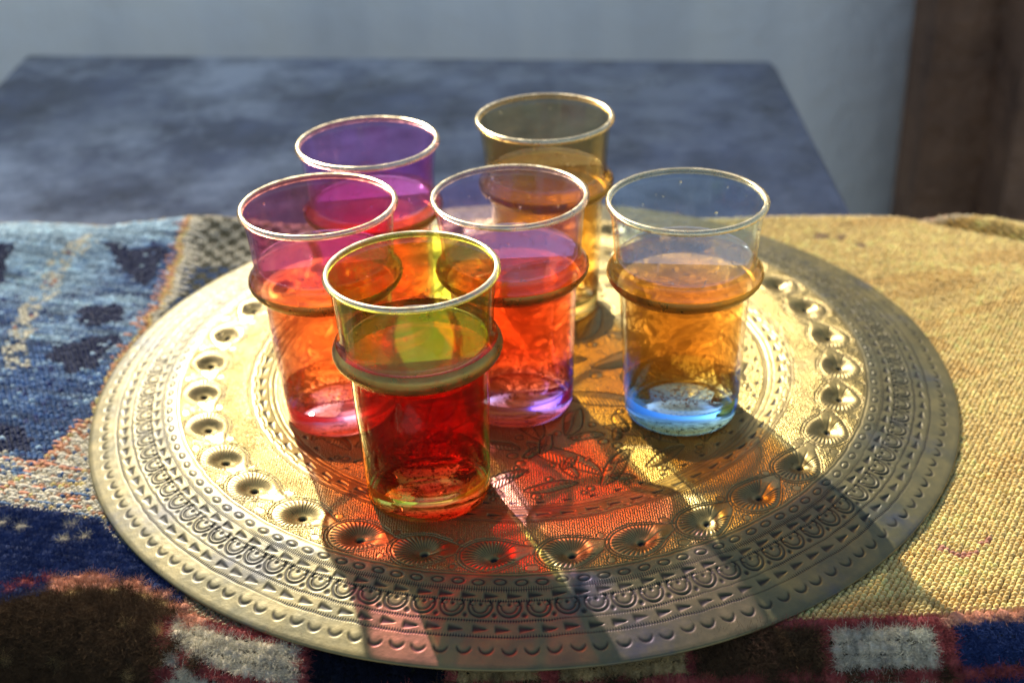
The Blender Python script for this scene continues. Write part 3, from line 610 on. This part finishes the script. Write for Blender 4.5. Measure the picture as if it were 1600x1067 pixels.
for (nm, (gx, gy), TL, gc, tc, dens, scat, lab, tlab) in GL:
    base = dict(blue=(.50, .76, 1), purple=(.66, .52, 1), pink=(1, .66, .74), front=(.80, .84, .40), violet=(.80, .5, 1), brown=(.86, .72, .42))[nm]
    up = gmix('glass_wall_'+nm, gc, 1.5, 1, film=.08); lo = gmix('glass_body_'+nm, tuple(c**.35 for c in gc), 1.36, .68, grough=.03)
    ba = gmix('glass_base_'+nm, base, 1.5, 0, bumpy=.10)
    up_ = .0012 if nm == 'front' else .0004                 # the front glass stands half on the raised ring
    g = empty('tea_glass', (gx, gy, up_)); g.rotation_euler = (0, 0, random.uniform(0, 6)); tag(g, lab, 'glass', 'six coloured tea glasses on the brass tray')
    rin = .0288+(TL-.075)*.08
    out = [(0, .0012), (.019, .0012), (.0215, .0003), (.0238, .0002), (.0252, .0010), (.0259, .0030), (.0261, .009), (.0264, .0125), (.0270, .030), (.0279, .050), (.0284, .0620), (.0290, .0648), (.0308, .0662), (.0328, .0682), (.0336, .0705), (.0331, .0730), (.0319, .0748), (.0309, .0762), (.0307, .079), (.0314, .090), (.0326, .1005), (.0333, .1030), (.0331, .1040), (.0320, .1036), (.0312, .1), (.0299, .09), (rin, TL)]
    mi = [0]*7+[1]*3+[1]*7+[2]*9
    body = lathe('glass_body', out, [ba, lo, up], g, mi)
    rim = lathe('gilt_rim', [(.0331+.0015*math.cos(a), .1036+.0014*math.sin(a)) for a in np.linspace(-2.2, 2.2, 12)], [mgilt], g)
    bz = [(.0289, .0650), (.0300, .0653), (.0310, .0661), (.0323, .0674), (.0333, .0688), (.03385, .0704), (.0336, .0720)] + ([(.0331, .0732), (.0320, .0746)] if nm == 'front' else [])
    lathe('gilt_band', [(r+.00025, z-.0001) for r, z in bz], [mgilt2], g)
    # water drops and splashes left on the upper wall
    bm = bmesh.new()
    for _ in range(34):
        a = random.uniform(0, 6.283); z = random.uniform(TL+.004, .100); rr = .0288+(z-.075)*.11; s = random.choice((.00025, .0003, .0004, .0004, .0007)); M = Matrix.Translation((rr*math.cos(a), rr*math.sin(a), z))@Matrix.Diagonal((s, s, s*1.25, 1))
        bmesh.ops.create_icosphere(bm, subdivisions=2, radius=1, matrix=M)
    for f in bm.faces: f.smooth = True
    me = bpy.data.meshes.new('droplets'); bm.to_mesh(me); bm.free(); o = link('droplets', me, g, [gmix('drops_'+nm, (1, 1, 1), 1.33, .3)]); o['kind'] = 'stuff'
    # the tea
    gl_ = dict(front=(.45, .035, .01), blue=(.84, .58, .05), pink=(1, .55, .10), purple=(1, .42, .07), violet=(1, .35, .2), brown=(1, .72, .08))[nm]
    ts = gmix('tea_'+nm, (1, 1, 1), 1, 1, True, tc, dens, scat, glow=.09, gcol=gl_, rough=.015, topz=TL-.0124-.0011, f0=.17)
    tea = empty('tea', (gx, gy, .0120+up_)); tag(tea, tlab, 'tea', 'tea filling the six glasses')
    z0 = .0124
    prof = [(0, z0), (.017, z0+.0001), (.0222, z0+.0010), (.0240, z0+.0034), (.0247, .030), (.0256, .050), (.0262, .0620), (.0275, .0655), (.0300, .0675), (.0310, .0705), (.0300, .0728)]
    prof = [p for p in prof if p[1] < TL-.0015]+[(rin+.00003, TL-.0010 if TL > .075 else TL-.0006), (rin, TL), (rin-.0006, TL-.0005), (rin-.0018, TL-.0008), (0, TL-.0008)]
    k = len(prof)
    liquid = lathe('liquid', [(r, z-z0) for r, z in prof], [ts], tea)
    # tea leaves: a few floating, many settled
    for _ in range(random.choice((2, 3))):
        a = random.uniform(3.6, 5.8); rr = random.uniform(.6, .96)*rin; me = capsule('tea_leaf', random.uniform(.0009, .0018), .00035, .0002, 5, 1.); me.materials.append(mleaf)
        o = link('tea_leaf', me, tea); o.location = (rr*math.cos(a), rr*math.sin(a), TL-z0-.0015-random.random()*.003); o.rotation_euler = (random.uniform(-.5, .5), random.uniform(-.7, .7), random.uniform(0, 3))
    bm = bmesh.new(); a0 = random.uniform(3.3, 5.6)
    for _ in range(16):
        a = a0+random.gauss(0, .35) if random.random() < .7 else random.uniform(0, 6.28); s_ = random.uniform(.0003, .0008); rr = rin-.0008-s_-abs(random.gauss(0, .0008))
        bmesh.ops.create_icosphere(bm, subdivisions=2, radius=s_, matrix=Matrix.Translation((rr*math.cos(a), rr*math.sin(a), TL-z0-.0006+s_*.3)))
    for f in bm.faces: f.smooth = True
    me = bpy.data.meshes.new('bubbles'); bm.to_mesh(me); bm.free(); o = link('bubbles', me, tea, [gmix('bubble_'+nm, (1, 1, 1), 1, 1, f0=.06)]); o['kind'] = 'stuff'
    bm = bmesh.new()
    for _ in range(420):
        a = random.uniform(0, 6.283); rr = .0228*math.sqrt(random.random()); sz = random.uniform(.00015, .00042); hz = abs(random.gauss(0, .0014))
        M = Matrix.Translation((rr*math.cos(a), rr*math.sin(a), .0009+hz+(.0018 if rr > .020 else 0)))@Matrix.Rotation(random.uniform(0, 6), 4, 'Z')@Matrix.Rotation(random.uniform(-1, 1), 4, 'X')@Matrix.Diagonal((sz*1.8, sz*.7, sz*.4, 1))
        bmesh.ops.create_cube(bm, size=2, matrix=M)
    me = bpy.data.meshes.new('leaf_sediment'); bm.to_mesh(me); bm.free(); o = link('leaf_sediment', me, tea, [mleaf]); o['kind'] = 'stuff'
    for o in (body,): o.cycles.is_caustics_caster = True
    liquid.cycles.is_caustics_caster = True
